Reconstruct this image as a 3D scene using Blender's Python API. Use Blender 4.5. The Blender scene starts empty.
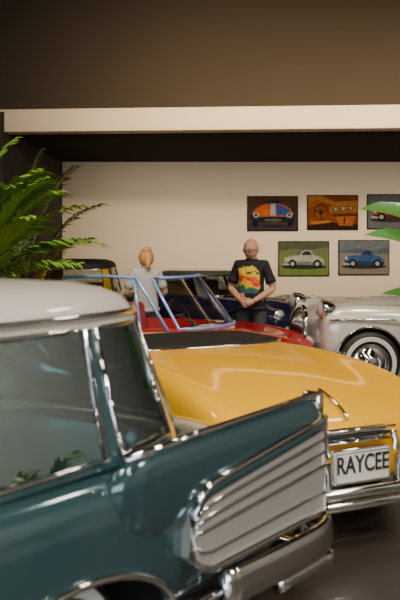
import bpy, bmesh, math, random
from mathutils import Vector, Matrix
random.seed(7)
SC = bpy.context.scene
COL = SC.collection
ZOOM = None

# ------------------------------------------------------------ materials
def pmat(name, col, rough=0.5, metal=0.0, coat=0.0, noise=0.0, nscale=8.0, emis=None, estr=0.0, spec=None, col2=None):
    m = bpy.data.materials.new(name); m.use_nodes = True
    nt = m.node_tree; b = nt.nodes['Principled BSDF']
    b.inputs['Base Color'].default_value = (*col, 1)
    b.inputs['Roughness'].default_value = rough
    b.inputs['Metallic'].default_value = metal
    b.inputs['Coat Weight'].default_value = coat
    b.inputs['Coat Roughness'].default_value = 0.03
    if spec is not None: b.inputs['Specular IOR Level'].default_value = spec
    if emis:
        b.inputs['Emission Color'].default_value = (*emis, 1); b.inputs['Emission Strength'].default_value = estr
    if noise > 0:
        tc = nt.nodes.new('ShaderNodeTexCoord'); n = nt.nodes.new('ShaderNodeTexNoise')
        n.inputs['Scale'].default_value = nscale; n.inputs['Detail'].default_value = 5
        mx = nt.nodes.new('ShaderNodeMix'); mx.data_type = 'RGBA'
        c2 = col2 if col2 else tuple(c*(1-noise) for c in col)
        mx.inputs[6].default_value = (*col, 1); mx.inputs[7].default_value = (*c2, 1)
        nt.links.new(tc.outputs['Object'], n.inputs['Vector'])
        nt.links.new(n.outputs['Fac'], mx.inputs[0])
        nt.links.new(mx.outputs[2], b.inputs['Base Color'])
    return m

def glassmat(name, tint=(0.85, 0.93, 0.93), refl=0.12, gc=(1, 1, 1)):
    m = bpy.data.materials.new(name); m.use_nodes = True
    nt = m.node_tree; nt.nodes.remove(nt.nodes['Principled BSDF'])
    out = nt.nodes['Material Output']
    tr = nt.nodes.new('ShaderNodeBsdfTransparent'); tr.inputs[0].default_value = (*tint, 1)
    gl = nt.nodes.new('ShaderNodeBsdfGlossy'); gl.inputs['Roughness'].default_value = 0.03; gl.inputs[0].default_value = (*gc, 1)
    fr = nt.nodes.new('ShaderNodeLayerWeight'); fr.inputs[0].default_value = 0.35
    ma = nt.nodes.new('ShaderNodeMath'); ma.operation = 'MULTIPLY_ADD'
    ma.inputs[1].default_value = 0.7; ma.inputs[2].default_value = refl
    mx = nt.nodes.new('ShaderNodeMixShader')
    nt.links.new(fr.outputs['Fresnel'], ma.inputs[0]); nt.links.new(ma.outputs[0], mx.inputs[0])
    nt.links.new(tr.outputs[0], mx.inputs[1]); nt.links.new(gl.outputs[0], mx.inputs[2])
    nt.links.new(mx.outputs[0], out.inputs[0])
    return m

TEAL = pmat('teal_paint', (0.050, 0.112, 0.122), 0.12, 0.45, 1.0, 0.15, 3)
CREAM = pmat('cream_roof_paint', (0.52, 0.46, 0.40), 0.3, 0, 0.8, 0.05, 3)
YEL = pmat('yellow_paint', (0.92, 0.47, 0.0), 0.38, 0, 0.55, 0.04, 3, spec=.1)
YEL2 = pmat('deep_yellow_paint', (0.7, 0.38, 0.01), 0.3, 0, 0.8, 0.06, 3)
RED = pmat('red_paint', (0.40, 0.004, 0.008), 0.25, 0, 1.0, 0.1, 3)
SILV = pmat('silver_paint', (0.66, 0.62, 0.56), 0.25, 0.15, 1.0, 0.05, 3)
SATIN = pmat('satin_trim', (0.85, 0.82, 0.77), 0.28, 0.7, 0.3, 0.05, 3)
NAVY = pmat('navy_paint', (0.012, 0.016, 0.06), 0.2, 0.1, 1.0, 0.1, 3)
GREYP = pmat('grey_green_paint', (0.16, 0.19, 0.18), 0.2, 0.3, 1.0, 0.1, 3)
CHR = pmat('chrome', (0.88, 0.87, 0.84), 0.06, 1.0, 0, 0.04, 5)
BCHR = pmat('pale_blue_frame', (0.25, 0.42, 0.85), 0.2, 0.3, 0.5, 0.05, 5)
BLK = pmat('black_fabric', (0.012, 0.011, 0.011), 0.75, 0, 0, 0.3, 60)
RUB = pmat('tyre_rubber', (0.015, 0.015, 0.015), 0.6, 0, 0, 0.2, 20)
WHT = pmat('whitewall', (0.75, 0.72, 0.66), 0.5, 0, 0, 0.05, 20)
PLATE = pmat('plate_white', (0.85, 0.82, 0.74), 0.4, 0, 0, 0.04, 20)
PTXT = pmat('plate_black', (0.02, 0.02, 0.02), 0.5, 0, 0, 0.04, 20)
REDL = pmat('red_leather', (0.40, 0.01, 0.01), 0.45, 0, 0.1, 0.2, 20)
TEALL = pmat('teal_vinyl', (0.24, 0.46, 0.48), 0.5, 0, 0.1, 0.2, 20)
TANL = pmat('tan_leather', (0.42, 0.27, 0.13), 0.5, 0, 0.1, 0.2, 20)
LAMPR = pmat('tail_lens_red', (0.5, 0.02, 0.02), 0.15, 0, 1.0, 0.2, 20)
LENS = pmat('headlamp_lens', (0.75, 0.78, 0.78), 0.08, 0.5, 1.0, 0.1, 30)
GLS = glassmat('window_glass', refl=.08)
GLT = glassmat('window_glass_teal', (0.66, 0.90, 0.94), 0.36, (.80, .98, 1))

# ------------------------------------------------------------ mesh helpers
def empty(name, loc=(0, 0, 0), rz=0):
    e = bpy.data.objects.new(name, None); COL.objects.link(e); e.location = loc; e.rotation_euler = (0, 0, rz)
    e.empty_display_size = 0.1
    return e

def mob(name, verts, faces, mats, idx=None, smooth=True, parent=None, recalc=True):
    me = bpy.data.meshes.new(name); me.from_pydata([tuple(v) for v in verts], [], faces)
    for m in (mats if isinstance(mats, (list, tuple)) else [mats]): me.materials.append(m)
    if idx:
        for p, i in zip(me.polygons, idx): p.material_index = i
    for p in me.polygons: p.use_smooth = smooth
    if recalc:
        bm = bmesh.new(); bm.from_mesh(me); bmesh.ops.recalc_face_normals(bm, faces=bm.faces); bm.to_mesh(me); bm.free()
    o = bpy.data.objects.new(name, me); COL.objects.link(o)
    if parent: o.parent = parent
    return o

def bake(o):
    bpy.context.view_layer.update()
    dg = bpy.context.evaluated_depsgraph_get()
    me = bpy.data.meshes.new_from_object(o.evaluated_get(dg))
    o.modifiers.clear(); old = o.data; o.data = me
    return o

def autosmooth(o, ang=40):
    bm = bmesh.new(); bm.from_mesh(o.data)
    for e in bm.edges:
        if len(e.link_faces) == 2 and e.calc_face_angle(0) > math.radians(ang): e.smooth = False
    for f in bm.faces: f.smooth = True
    bm.to_mesh(o.data); bm.free()

def box(name, c, s, mat, parent=None, bev=0.0, rz=0, rx=0, seg=3):
    x, y, z = s[0]/2, s[1]/2, s[2]/2
    v = [(-x,-y,-z),(x,-y,-z),(x,y,-z),(-x,y,-z),(-x,-y,z),(x,-y,z),(x,y,z),(-x,y,z)]
    f = [(0,3,2,1),(4,5,6,7),(0,1,5,4),(1,2,6,5),(2,3,7,6),(3,0,4,7)]
    o = mob(name, v, f, mat, smooth=False)
    if bev > 0:
        b = o.modifiers.new('b', 'BEVEL'); b.width = bev; b.segments = seg; bake(o); autosmooth(o, 50)
    o.location = c; o.rotation_euler = (rx, 0, rz)
    if parent: o.parent = parent
    return o

def tube(name, pts, r, mat, parent=None, rz=None, closed=False, seg=10, smoothn=0):
    pts = [Vector(p) for p in pts]; n = len(pts)
    if smoothn:
        q = []
        for i in range(n-1 if not closed else n):
            p0 = pts[(i-1) % n] if (closed or i > 0) else pts[i]
            p1 = pts[i]; p2 = pts[(i+1) % n]; p3 = pts[(i+2) % n] if (closed or i+2 < n) else p2
            for k in range(smoothn):
                t = k/smoothn
                q.append(0.5*((2*p1)+(p2-p0)*t+(2*p0-5*p1+4*p2-p3)*t*t+(-p0+3*p1-3*p2+p3)*t**3))
        if not closed: q.append(pts[-1])
        if isinstance(r, (list, tuple)):
            rr = []
            for i in range(len(q)):
                u = i/smoothn; a = min(int(u), n-1); b_ = min(a+1, n-1); rr.append(r[a]+(r[b_]-r[a])*(u-a))
            r = rr
        pts = q; n = len(pts)
    V = []; F = []
    for i, p in enumerate(pts):
        a = pts[(i-1) % n] if (closed or i > 0) else p
        b = pts[(i+1) % n] if (closed or i < n-1) else p
        t = (b-a).normalized()
        s = t.cross(Vector((0, 0, 1)))
        if s.length < 0.15: s = t.cross(Vector((1, 0, 0.0)))
        s.normalize(); u = s.cross(t).normalized()
        ri = r[i] if isinstance(r, (list, tuple)) else r
        ru = ri if rz is None else rz
        for k in range(seg):
            an = 2*math.pi*k/seg
            V.append(p+s*ri*math.cos(an)+u*ru*math.sin(an))
    m = n if closed else n-1
    for i in range(m):
        for k in range(seg):
            a = i*seg+k; b = i*seg+(k+1) % seg; c = ((i+1) % n)*seg+(k+1) % seg; d = ((i+1) % n)*seg+k
            F.append((a, b, c, d))
    if not closed:
        F.append(tuple(range(seg))); F.append(tuple(range((n-1)*seg, n*seg)))
    o = mob(name, V, F, mat, parent=parent)
    return o

def lathe(name, prof, mats, idx=None, axis='y', seg=40, parent=None, loc=(0, 0, 0)):
    V = []; F = []; I = []
    for (r, a) in prof:
        for k in range(seg):
            an = 2*math.pi*k/seg; c, s = r*math.cos(an), r*math.sin(an)
            if axis == 'y': V.append((c, a, s))
            elif axis == 'x': V.append((a, c, s))
            else: V.append((c, s, a))
    for i in range(len(prof)-1):
        for k in range(seg):
            F.append((i*seg+k, i*seg+(k+1) % seg, (i+1)*seg+(k+1) % seg, (i+1)*seg+k)); I.append(idx[i] if idx else 0)
    o = mob(name, V, F, mats, I, parent=parent)
    o.location = loc
    return o

def ell(name, c, r, mat, parent=None, u=20, v=14, rot=None, fn=None):
    V = []; F = []
    for i in range(v+1):
        ph = math.pi*i/v
        for k in range(u):
            th = 2*math.pi*k/u
            p = Vector((math.sin(ph)*math.cos(th), math.sin(ph)*math.sin(th), math.cos(ph)))
            if fn: p = fn(p)
            V.append(Vector((p.x*r[0], p.y*r[1], p.z*r[2])))
    for i in range(v):
        for k in range(u):
            F.append((i*u+k, i*u+(k+1) % u, (i+1)*u+(k+1) % u, (i+1)*u+k))
    me_ob = mob(name, V, F, mat, recalc=False)
    bm = bmesh.new(); bm.from_mesh(me_ob.data); bmesh.ops.remove_doubles(bm, verts=bm.verts, dist=1e-6)
    bmesh.ops.recalc_face_normals(bm, faces=bm.faces); bm.to_mesh(me_ob.data); bm.free()
    me_ob.location = c
    if rot: me_ob.rotation_euler = rot
    if parent: me_ob.parent = parent
    return me_ob

# ------------------------------------------------------------ car helpers
def se(s, n=4.0):
    k = 0.5**(1/n)
    if s <= 1: g = k*s; return (1-g**n)**(1/n), g
    if s <= 3: f = k*(2-s); return f, (1-abs(f)**n)**(1/n)
    g = k*(4-s); return -(1-g**n)**(1/n), g

def ringpts(xr, xf, w, z, sv, n=4.0):
    cx = (xr+xf)/2; a = (xf-xr)/2; P = []
    for s in sv:
        f, g = se(s, n); P.append(Vector((cx+a*f, w*g, z)))
    for s in sv[::-1][1:-1]:
        f, g = se(s, n); P.append(Vector((cx+a*f, -w*g, z)))
    return P

def body(name, st, mat, inner, wheels, parent, cavity=None, archx=1.0, archtop=None):
    V = []; F = []
    def half(w, zb, zs, zd, cr):
        h = zs-zb
        return [(0, zb), (w*.8, zb), (w*.955, zb+.05), (w, zb+h*.42), (w*.985, zb+h*.78), (w*.935, zs-.035), (w*.84, zs),
                (w*.70, (zs*.55+zd*.45)), (w*.52, zd+cr*.45), (w*.27, zd+cr*.9), (0, zd+cr)]
    for (x, w, zb, zs, zd, cr) in st:
        h = half(w, zb, zs, zd, cr)
        ring = h+[(-y, z) for (y, z) in h[::-1][1:-1]]
        for (y, z) in ring: V.append((x, y, z))
    M = 20
    for i in range(len(st)-1):
        for k in range(M):
            F.append((i*M+k, i*M+(k+1) % M, (i+1)*M+(k+1) % M, (i+1)*M+k))
    F.append(tuple(range(M))); F.append(tuple(range((len(st)-1)*M, len(st)*M)))
    o = mob(name, V, F, [mat, inner, RUB])
    s = o.modifiers.new('s', 'SUBSURF'); s.levels = 2; s.render_levels = 2
    bake(o)
    cut = []
    for (wx, wr, yy) in wheels:
        for sd in (1, -1):
            ar = wr*1.12; P = []
            N = 32
            for yv in (yy-.30, yy+.3):
                for k in range(N):
                    an = 2*math.pi*k/N
                    z = wr+ar*math.sin(an)*(1.0 if archtop is None else archtop)
                    P.append((wx+ar*archx*math.cos(an), sd*yv, z))
            f = [(k, (k+1) % N, N+(k+1) % N, N+k) for k in range(N)]+[tuple(range(N)), tuple(range(N, 2*N))]
            c = mob('cut', P, f, [mat, inner, RUB], [2]*len(f)); cut.append(c)
    if cavity:
        xr, xf, w, z0, z1 = cavity
        sv = [i*.25 for i in range(17)]
        a = ringpts(xr, xf, w, z0, sv); b = ringpts(xr, xf, w, z1, sv); N = len(a)
        f = [(k, (k+1) % N, N+(k+1) % N, N+k) for k in range(N)]+[tuple(range(N)), tuple(range(N, 2*N))]
        cut.append(mob('cut', a+b, f, [mat, inner, RUB], [1]*len(f)))
    for c in cut:
        m = o.modifiers.new('b', 'BOOLEAN'); m.operation = 'DIFFERENCE'; m.object = c; m.solver = 'EXACT'
    bake(o)
    for c in cut: bpy.data.objects.remove(c)
    autosmooth(o, 38)
    o.parent = parent
    return o

def wheel(name, x, y, r, w, parent, white=False, hub=CHR):
    t = 1 if y > 0 else -1
    h = w/2
    prof = [(r*.60, -h*.9), (r*.72, -h), (r*.93, -h*.9), (r*.99, -h*.55), (r, 0), (r*.99, h*.55), (r*.93, h*.9), (r*.84, h*.98), (r*.70, h), (r*.61, h*.85),
            (r*.60, h*.4), (r*.50, h*.35), (r*.40, h*.62), (r*.30, h*.70), (r*.27, h*.95), (r*.14, h*1.08), (0.001, h*1.12)]
    idx = [0, 0, 0, 0, 0, 0, 0, 1 if white else 0, 0, 2, 2, 2, 2, 2, 2, 2]
    prof = [(a, b*t) for a, b in prof]
    return lathe(name, prof, [RUB, WHT, hub], idx, 'y', 44, parent, (x, y, r))

def greenhouse(P, lo, up, crown, pillars, glass, pm, rm, n=4.0, trim=CHR, tr=0.008):
    sv = set(round(i*.125, 4) for i in range(33))
    for a, b in pillars: sv.add(a); sv.add(b)
    sv = sorted(sv)
    full = [(sv[i]+sv[i+1])/2 for i in range(len(sv)-1)]; mids = full+full[::-1]
    rows = []; T = [0, .06, .35, .65, .93, 1.0]
    for t in T: rows.append(ringpts(*[lo[i]+(up[i]-lo[i])*t for i in range(4)], sv, n))
    cx = (up[0]+up[1])/2
    for sc, q in [(.985, .22), (.95, .45), (.87, .68), (.75, .85), (.5, .97), (.22, 1.0)]:
        rows.append([Vector((cx+(p.x-cx)*sc, p.y*sc, up[3]+crown*q)) for p in rows[5]])
    N = len(rows[0]); V = [p for r in rows for p in r]; F = []; I = []
    for i in range(len(rows)-1):
        for k in range(N):
            F.append((i*N+k, i*N+(k+1) % N, (i+1)*N+(k+1) % N, (i+1)*N+k))
            pil = any(a-1e-5 <= mids[k] <= b+1e-5 for a, b in pillars)
            I.append(2 if i >= 4 else (1 if (pil or i == 0) else 0))
    F.append(tuple(range((len(rows)-1)*N, len(rows)*N))); I.append(2)
    mob('greenhouse', V, F, [glass, pm, rm], I, parent=P)
    # window trims
    edges = [0.0]+[v for ab in pillars for v in ab]+[4.0]
    wins = [(edges[i], edges[i+1]) for i in range(0, len(edges), 2)]
    k = 0
    for (a, b) in wins:
        ss = [s for s in sv if a-1e-6 <= s <= b+1e-6]
        if len(ss) < 2: continue
        def pt(s, t, sg):
            f, g = se(s, n); L = [lo[i]+(up[i]-lo[i])*t for i in range(4)]
            return Vector(((L[0]+L[1])/2+(L[1]-L[0])/2*f, sg*L[2]*g*1.004, L[3]))
        if a == 0.0 or b == 4.0:
            fl = [(s, 1) for s in ss]; mir = [(s, -1) for s in ss if s not in (0.0, 4.0)]
            seq = (mir[::-1]+fl) if a == 0.0 else (fl+mir[::-1])
            loops = [seq]
        else: loops = [[(s, 1) for s in ss], [(s, -1) for s in ss]]
        for lp in loops:
            pts = [pt(s, .06, g) for s, g in lp]+[pt(s, .93, g) for s, g in lp[::-1]]
            k += 1; tube('window_trim_%d' % k, pts, tr, trim, P, closed=True, seg=6)

def screen(P, lo, up, smax, fm=CHR, n=3.0, tr=.013, glass=GLS):
    sv = [smax*i/8 for i in range(-8, 9)]
    rows = []
    for t in (0, .5, 1):
        L = [lo[i]+(up[i]-lo[i])*t for i in range(4)]; r = []
        for s in sv:
            f, g = se(abs(s), n); r.append(Vector(((L[0]+L[1])/2+(L[1]-L[0])/2*f, (1 if s >= 0 else -1)*L[2]*g, L[3])))
        rows.append(r)
    N = len(sv); V = [p for r in rows for p in r]
    F = [(i*N+k, i*N+k+1, (i+1)*N+k+1, (i+1)*N+k) for i in range(2) for k in range(N-1)]
    mob('windshield_glass', V, F, glass, parent=P)
    tube('windshield_frame', rows[0]+[rows[1][-1]]+rows[2][::-1]+[rows[1][0]], tr, fm, P, closed=True, seg=8)
    return rows

def seat(P, name, x, y, w, z, mat, hb=.5):
    box(name+'_cushion', (x+.22, y, z+.09), (.5, w, .18), mat, P, .05)
    o = box(name+'_back', (x-.03, y, z+hb/2+.08), (.15, w, hb), mat, P, .055); o.rotation_euler = (0, -.16, 0)

def steering(P, x, y, z):
    c = lathe('steering_wheel', [(.19+.012*math.cos(a*math.pi/4), .012*math.sin(a*math.pi/4)) for a in range(9)], [BLK], None, 'x', 28, P, (x, y, z))
    c.rotation_euler = (0, -.5, 0)
    tube('steering_column', [(x, y, z), (x+.4, y, z-.2)], .02, CHR, P)
    tube('steering_spoke', [(x, y-.19, z), (x, y+.19, z)], .008, CHR, P)

def headlamp(P, name, x, y, z, r):
    lathe(name, [(r*.75, -.12), (r*1.02, -.06), (r*1.1, 0), (r*1.05, .02), (r*.93, .018), (r*.8, .045), (r*.45, .068), (.001, .075)], [CHR, LENS], [0, 0, 0, 0, 1, 1, 1], 'x', 28, P, (x, y, z))

def car(name, rear, fwd):
    return empty(name, (rear[0], rear[1], 0), math.atan2(fwd[1], fwd[0]))

# ============================================================ ROOM
BACK = 17.0; HC = 3.08
WALLM = pmat('beige_wall', (0.56, 0.48, 0.37), 0.9, 0, 0, 0.05, 1.5, spec=.2)
DARKW = pmat('dark_brown_wall', (0.072, 0.054, 0.038), 0.9, 0, 0, 0.12, 1.2, spec=.2)
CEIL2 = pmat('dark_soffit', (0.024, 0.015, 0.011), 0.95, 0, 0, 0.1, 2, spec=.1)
STRIP = pmat('cream_trim', (0.92, 0.76, 0.58), 0.7, 0, 0, 0.04, 2)
FLOOR = pmat('dark_polished_floor', (0.04, 0.032, 0.028), 0.35, 0, 0.1, 0.3, 4)
SIDEW = pmat('grey_side_wall', (0.055, 0.048, 0.042), 0.9, 0, 0, 0.1, 2, spec=.2)
GALW = pmat('gallery_wall', (0.40, 0.38, 0.35), 0.85, 0, 0, 0.1, 2)
box('floor', (1, 7, -.05), (14.4, 21, .1), FLOOR)
box('wall_back', (2.7, BACK+.1, HC/2+.1), (11, .2, HC+.3), WALLM)
box('wall_left', (-2.7, 14.45, HC/2+.1), (.2, 5.1, HC+.3), SIDEW)
box('wall_right', (8.1, 7, 2.75), (.2, 21, 5.6), GALW)
box('wall_gallery_left', (-6.1, 4.5, 2.75), (.2, 15.4, 5.6), GALW)
box('wall_return', (-4.4, 12.35, 1.55), (3.2, .2, 3.1), DARKW)
box('wall_front_right', (5.6, -3.1, 2.75), (5.2, .2, 5.6), GALW)
box('wall_front_left', (-4.6, -3.1, 2.75), (3.2, .2, 5.6), GALW)
box('wall_front_lower', (0, -3.1, .35), (6, .2, .7), GALW)
box('wall_front_upper', (0, -3.1, 4.2), (6, .2, 2.7), GALW)
box('ceiling', (1, 4.7, 5.6), (14.4, 15.8, .12), DARKW)
# bulkhead and trim, slightly skewed to the room
sk = -math.atan2(.46, 5.35)
def yk(x): return 11.82+math.tan(sk)*(x-1)
cv = [(-6, yk(-6)+.1), (8.2, yk(8.2)+.1), (8.2, 17.2), (-6, 17.2)]
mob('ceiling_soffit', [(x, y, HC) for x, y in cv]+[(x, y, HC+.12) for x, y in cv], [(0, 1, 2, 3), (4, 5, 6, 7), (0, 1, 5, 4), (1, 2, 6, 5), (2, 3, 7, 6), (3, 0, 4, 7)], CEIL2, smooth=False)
bulk = box('wall_bulkhead', (1, 11.87+.1, (3.05+5.6)/2+.14), (14.6, .2, 5.6-3.37+.1), DARKW, rz=sk)
box('trim_1', (1, 11.82, HC+.14), (14.6, .34, .30), STRIP, rz=sk, bev=.01)
# assumed window behind the viewer, unseen, put there for the cool daylight
WF = pmat('assumed_window_paint', (.4, .4, .4), .5, noise=.05)
wn = empty('assumed_window_1', (0, -3.05, 1.75))
for i in range(5): box('mullion_%d' % i, (-3+1.5*i, 0, 0), (.07, .12, 2.2), WF, wn)
for i, z in enumerate((-1.05, 1.08)): box('rail_%d' % i, (0, 0, z), (6, .14, .08), WF, wn)
mob('pane', [(-3, -.02, -1.05), (3, -.02, -1.05), (3, -.02, 1.08), (-3, -.02, 1.08)], [(0, 1, 2, 3)], GLS, parent=wn)

# ============================================================ POSTERS
def disc(cx, cy, rx, ry, n=18, a0=0, a1=2*math.pi):
    return [(cx+rx*math.cos(a0+(a1-a0)*i/(n-1 if a1-a0 < 6.2 else n)), cy+ry*math.sin(a0+(a1-a0)*i/(n-1 if a1-a0 < 6.2 else n))) for i in range(n)]
_mc = {}
def flat(c):
    c = tuple(v*.6 for v in c)
    if c not in _mc: _mc[c] = pmat('ink_%d' % len(_mc), c, .8, 0, 0, .65, 11, spec=.05)
    return _mc[c]
POSTF = pmat('black_frame', (.006, .006, .006), .7, noise=.1, spec=.1)
def poster(cx, cz, bg, bg2, shapes, w=.963, h=.661):
    e = empty('framed_car_picture', (cx, BACK-.03, cz))
    box('frame', (0, 0.005, 0), (w, .04, h), POSTF, e, .005)
    iw, ih = w-.035, h-.035
    m = pmat('print_bg', bg, .8, 0, 0, .9, 4.0, col2=bg2, spec=.05)
    mob('print', [(-iw/2, -.018, -ih/2), (iw/2, -.018, -ih/2), (iw/2, -.018, ih/2), (-iw/2, -.018, ih/2)], [(0, 1, 2, 3)], m, parent=e)
    d = -.019
    for i, (pts, col) in enumerate(shapes):
        V = [((x-.5)*iw, d, (y-.5)*ih) for x, y in pts]; d -= .0006
        mob('print_shape_%d' % i, V, [tuple(range(len(V)))], flat(col), smooth=False, parent=e)
K = (.015, .015, .02); W_ = (.75, .72, .68)
# head-on striped car
poster(1.37, 2.105, (.05, .030, .020), (.012, .010, .008), [
    ([(.0, .74), (1, .80), (1, 1), (0, 1)], (.12, .05, .03)), ([(0, .0), (1, .0), (1, .2), (0, .26)], (.06, .055, .05)), (disc(.5, .42, .46, .34), (.02, .03, .07)),
    ([(.07, .48), (.13, .62), (.24, .74), (.40, .82), (.60, .82), (.76, .74), (.87, .62), (.93, .48), (.8, .40), (.2, .40)], (.50, .14, .03)),
    ([(.12, .50), (.18, .62), (.28, .72), (.40, .78), (.44, .78), (.42, .46), (.2, .43)], (.80, .16, .03)), ([(.44, .44), (.56, .44), (.55, .80), (.46, .80)], (.55, .55, .60)),
    ([(.58, .46), (.8, .43), (.88, .50), (.82, .62), (.72, .72), (.57, .78)], (.05, .11, .40)), ([(.32, .80), (.68, .80), (.62, .90), (.38, .90)], (.03, .04, .06)),
    (disc(.16, .45, .06, .08), (.5, .5, .48)), (disc(.84, .45, .06, .08), (.5, .5, .48)), (disc(.16, .45, .03, .045), (.05, .05, .06)), (disc(.84, .45, .03, .045), (.05, .05, .06)),
    (disc(.5, .30, .26, .09), K), (disc(.5, .30, .20, .05), (.12, .12, .13)), ([(.10, .24), (.90, .24), (.86, .16), (.14, .16)], (.10, .05, .03)),
    ([(.08, .3), (.2, .3), (.2, .12), (.10, .12)], K), ([(.92, .3), (.8, .3), (.8, .12), (.90, .12)], K)])
# orange interior close-up
poster(2.50, 2.125, (.17, .040, .008), (.04, .010, .006), [
    ([(0, .55), (.4, .8), (.8, .75), (1, .6), (1, .3), (.6, .12), (0, .2)], (.30, .08, .015)), ([(0, .6), (.25, .78), (.1, .95), (0, .95)], (.45, .14, .02)),
    ([(0, 1), (.3, 1), (.55, .82), (1, .86), (1, .74), (.55, .70), (.2, .84), (0, .82)], (.55, .22, .05)), ([(.0, .0), (1, .0), (1, .14), (.5, .2), (.0, .1)], (.04, .02, .015)),
    (disc(.26, .50, .15, .24), (.06, .03, .02)), (disc(.26, .50, .135, .215), (.30, .09, .015)), (disc(.26, .50, .04, .06), K), ([(.25, .30), (.27, .30), (.27, .50), (.25, .50)], (.06, .03, .02)), ([(.13, .54), (.26, .49), (.39, .54), (.39, .57), (.26, .53), (.13, .57)], (.06, .03, .02)),
    ([(.42, .70), (1, .74), (1, .52), (.44, .48)], (.48, .17, .03)),
    (disc(.56, .60, .055, .08), K), (disc(.56, .60, .04, .06), (.5, .45, .38)), (disc(.71, .62, .055, .08), K), (disc(.71, .62, .04, .06), (.5, .45, .38)), (disc(.86, .63, .045, .065), K), (disc(.86, .63, .03, .045), (.5, .45, .38)),
    ([(.50, .44), (1, .46), (1, .40), (.52, .38)], (.12, .03, .02)), ([(.56, .36), (.95, .38), (.9, .1), (.62, .1)], (.5, .15, .03)), ([(.72, .35), (.76, .35), (.74, .12), (.72, .12)], (.05, .02, .02)),
    ([(.05, .22), (.45, .26), (.45, .20), (.07, .14)], (.6, .25, .05))])
def sidecar(c, y0, k2=.1):
    dk = tuple(v*.45 for v in c)
    return [(disc(.5, y0-.05, .46, .07), (.05, .05, .04)),
            ([(.12, y0+.02), (.10, y0+.14), (.13, y0+.22), (.2, y0+.26), (.30, y0+.29), (.42, y0+.29), (.47, y0+.42), (.54, y0+.46), (.64, y0+.44), (.70, y0+.30), (.82, y0+.26), (.90, y0+.16), (.92, y0+.05), (.9, y0)], c),
            ([(.12, y0+.02), (.11, y0+.1), (.4, y0+.12), (.7, y0+.11), (.91, y0+.1), (.9, y0)], dk),
            ([(.45, y0+.30), (.49, y0+.40), (.55, y0+.43), (.63, y0+.41), (.67, y0+.30)], (.05, .06, .07)),
            (disc(.27, y0+.10, .12, .15, 14, 0, math.pi), c), (disc(.76, y0+.10, .12, .15, 14, 0, math.pi), c),
            (disc(.27, y0+.04, .085, .13), K), (disc(.27, y0+.04, .045, .065), (.5, .5, .48)), (disc(.77, y0+.04, .085, .13), K), (disc(.77, y0+.04, .045, .065), (.5, .5, .48)),
            (disc(.14, y0+.2, .03, .045), W_), ([(.07, y0+.06), (.2, y0+.04), (.2, y0), (.07, y0+.02)], W_)]
poster(3.63, 2.14, (.10, .10, .11), (.04, .05, .05), sidecar((.45, .05, .03), .3))
poster(1.955, 1.256, (.11, .15, .03), (.07, .11, .03), [([(0, .62), (1, .62), (1, 1), (0, 1)], (.22, .25, .14)), ([(0, .72), (.3, .8), (.6, .75), (1, .85), (1, 1), (0, 1)], (.13, .15, .08))]+sidecar((.62, .62, .58), .3))
poster(3.09, 1.275, (.15, .13, .11), (.11, .095, .08), [([(0, .65), (1, .6), (1, 1), (0, 1)], (.12, .17, .22)), ([(0, .7), (.35, .78), (.7, .72), (1, .8), (1, 1), (0, 1)], (.21, .25, .28))]+sidecar((.06, .15, .34), .28))

# ============================================================ TEAL SEDAN
T = car('vintage_sedan', (-0.184, 4.6), (-.583, -.812))
st = [(-.01, .76, .36, .74, .70, .03), (.05, .83, .29, .83, .78, .04), (.4, .855, .26, .86, .84, .05), (.9, .86, .26, .88, .87, .04), (1.4, .87, .26, .90, .89, .02),
      (2.4, .87, .26, .92, .90, .02), (3.1, .86, .26, .93, .91, .04), (3.9, .85, .28, .92, .88, .08), (4.4, .80, .3, .86, .82, .05), (4.55, .68, .36, .72, .68, .04)]
body('body', st, TEAL, TEALL, [(1.55, .31, .80), (3.75, .31, .80)], T, cavity=(.78, 3.02, .70, .42, 1.2), archx=1.45, archtop=.78)
greenhouse(T, (.55, 3.15, .775, .895), (.74, 2.62, .635, 1.40), .135, [(.93, 1.1), (1.65, 1.73), (2.50, 2.58), (2.93, 3.14)], GLT, TEAL, CREAM, tr=.011)
tube('drip_rail', [p for p in ringpts(.73, 2.63, .647, 1.41, [i*.125 for i in range(33)])], .012, CHR, T, closed=True, seg=6)
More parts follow.
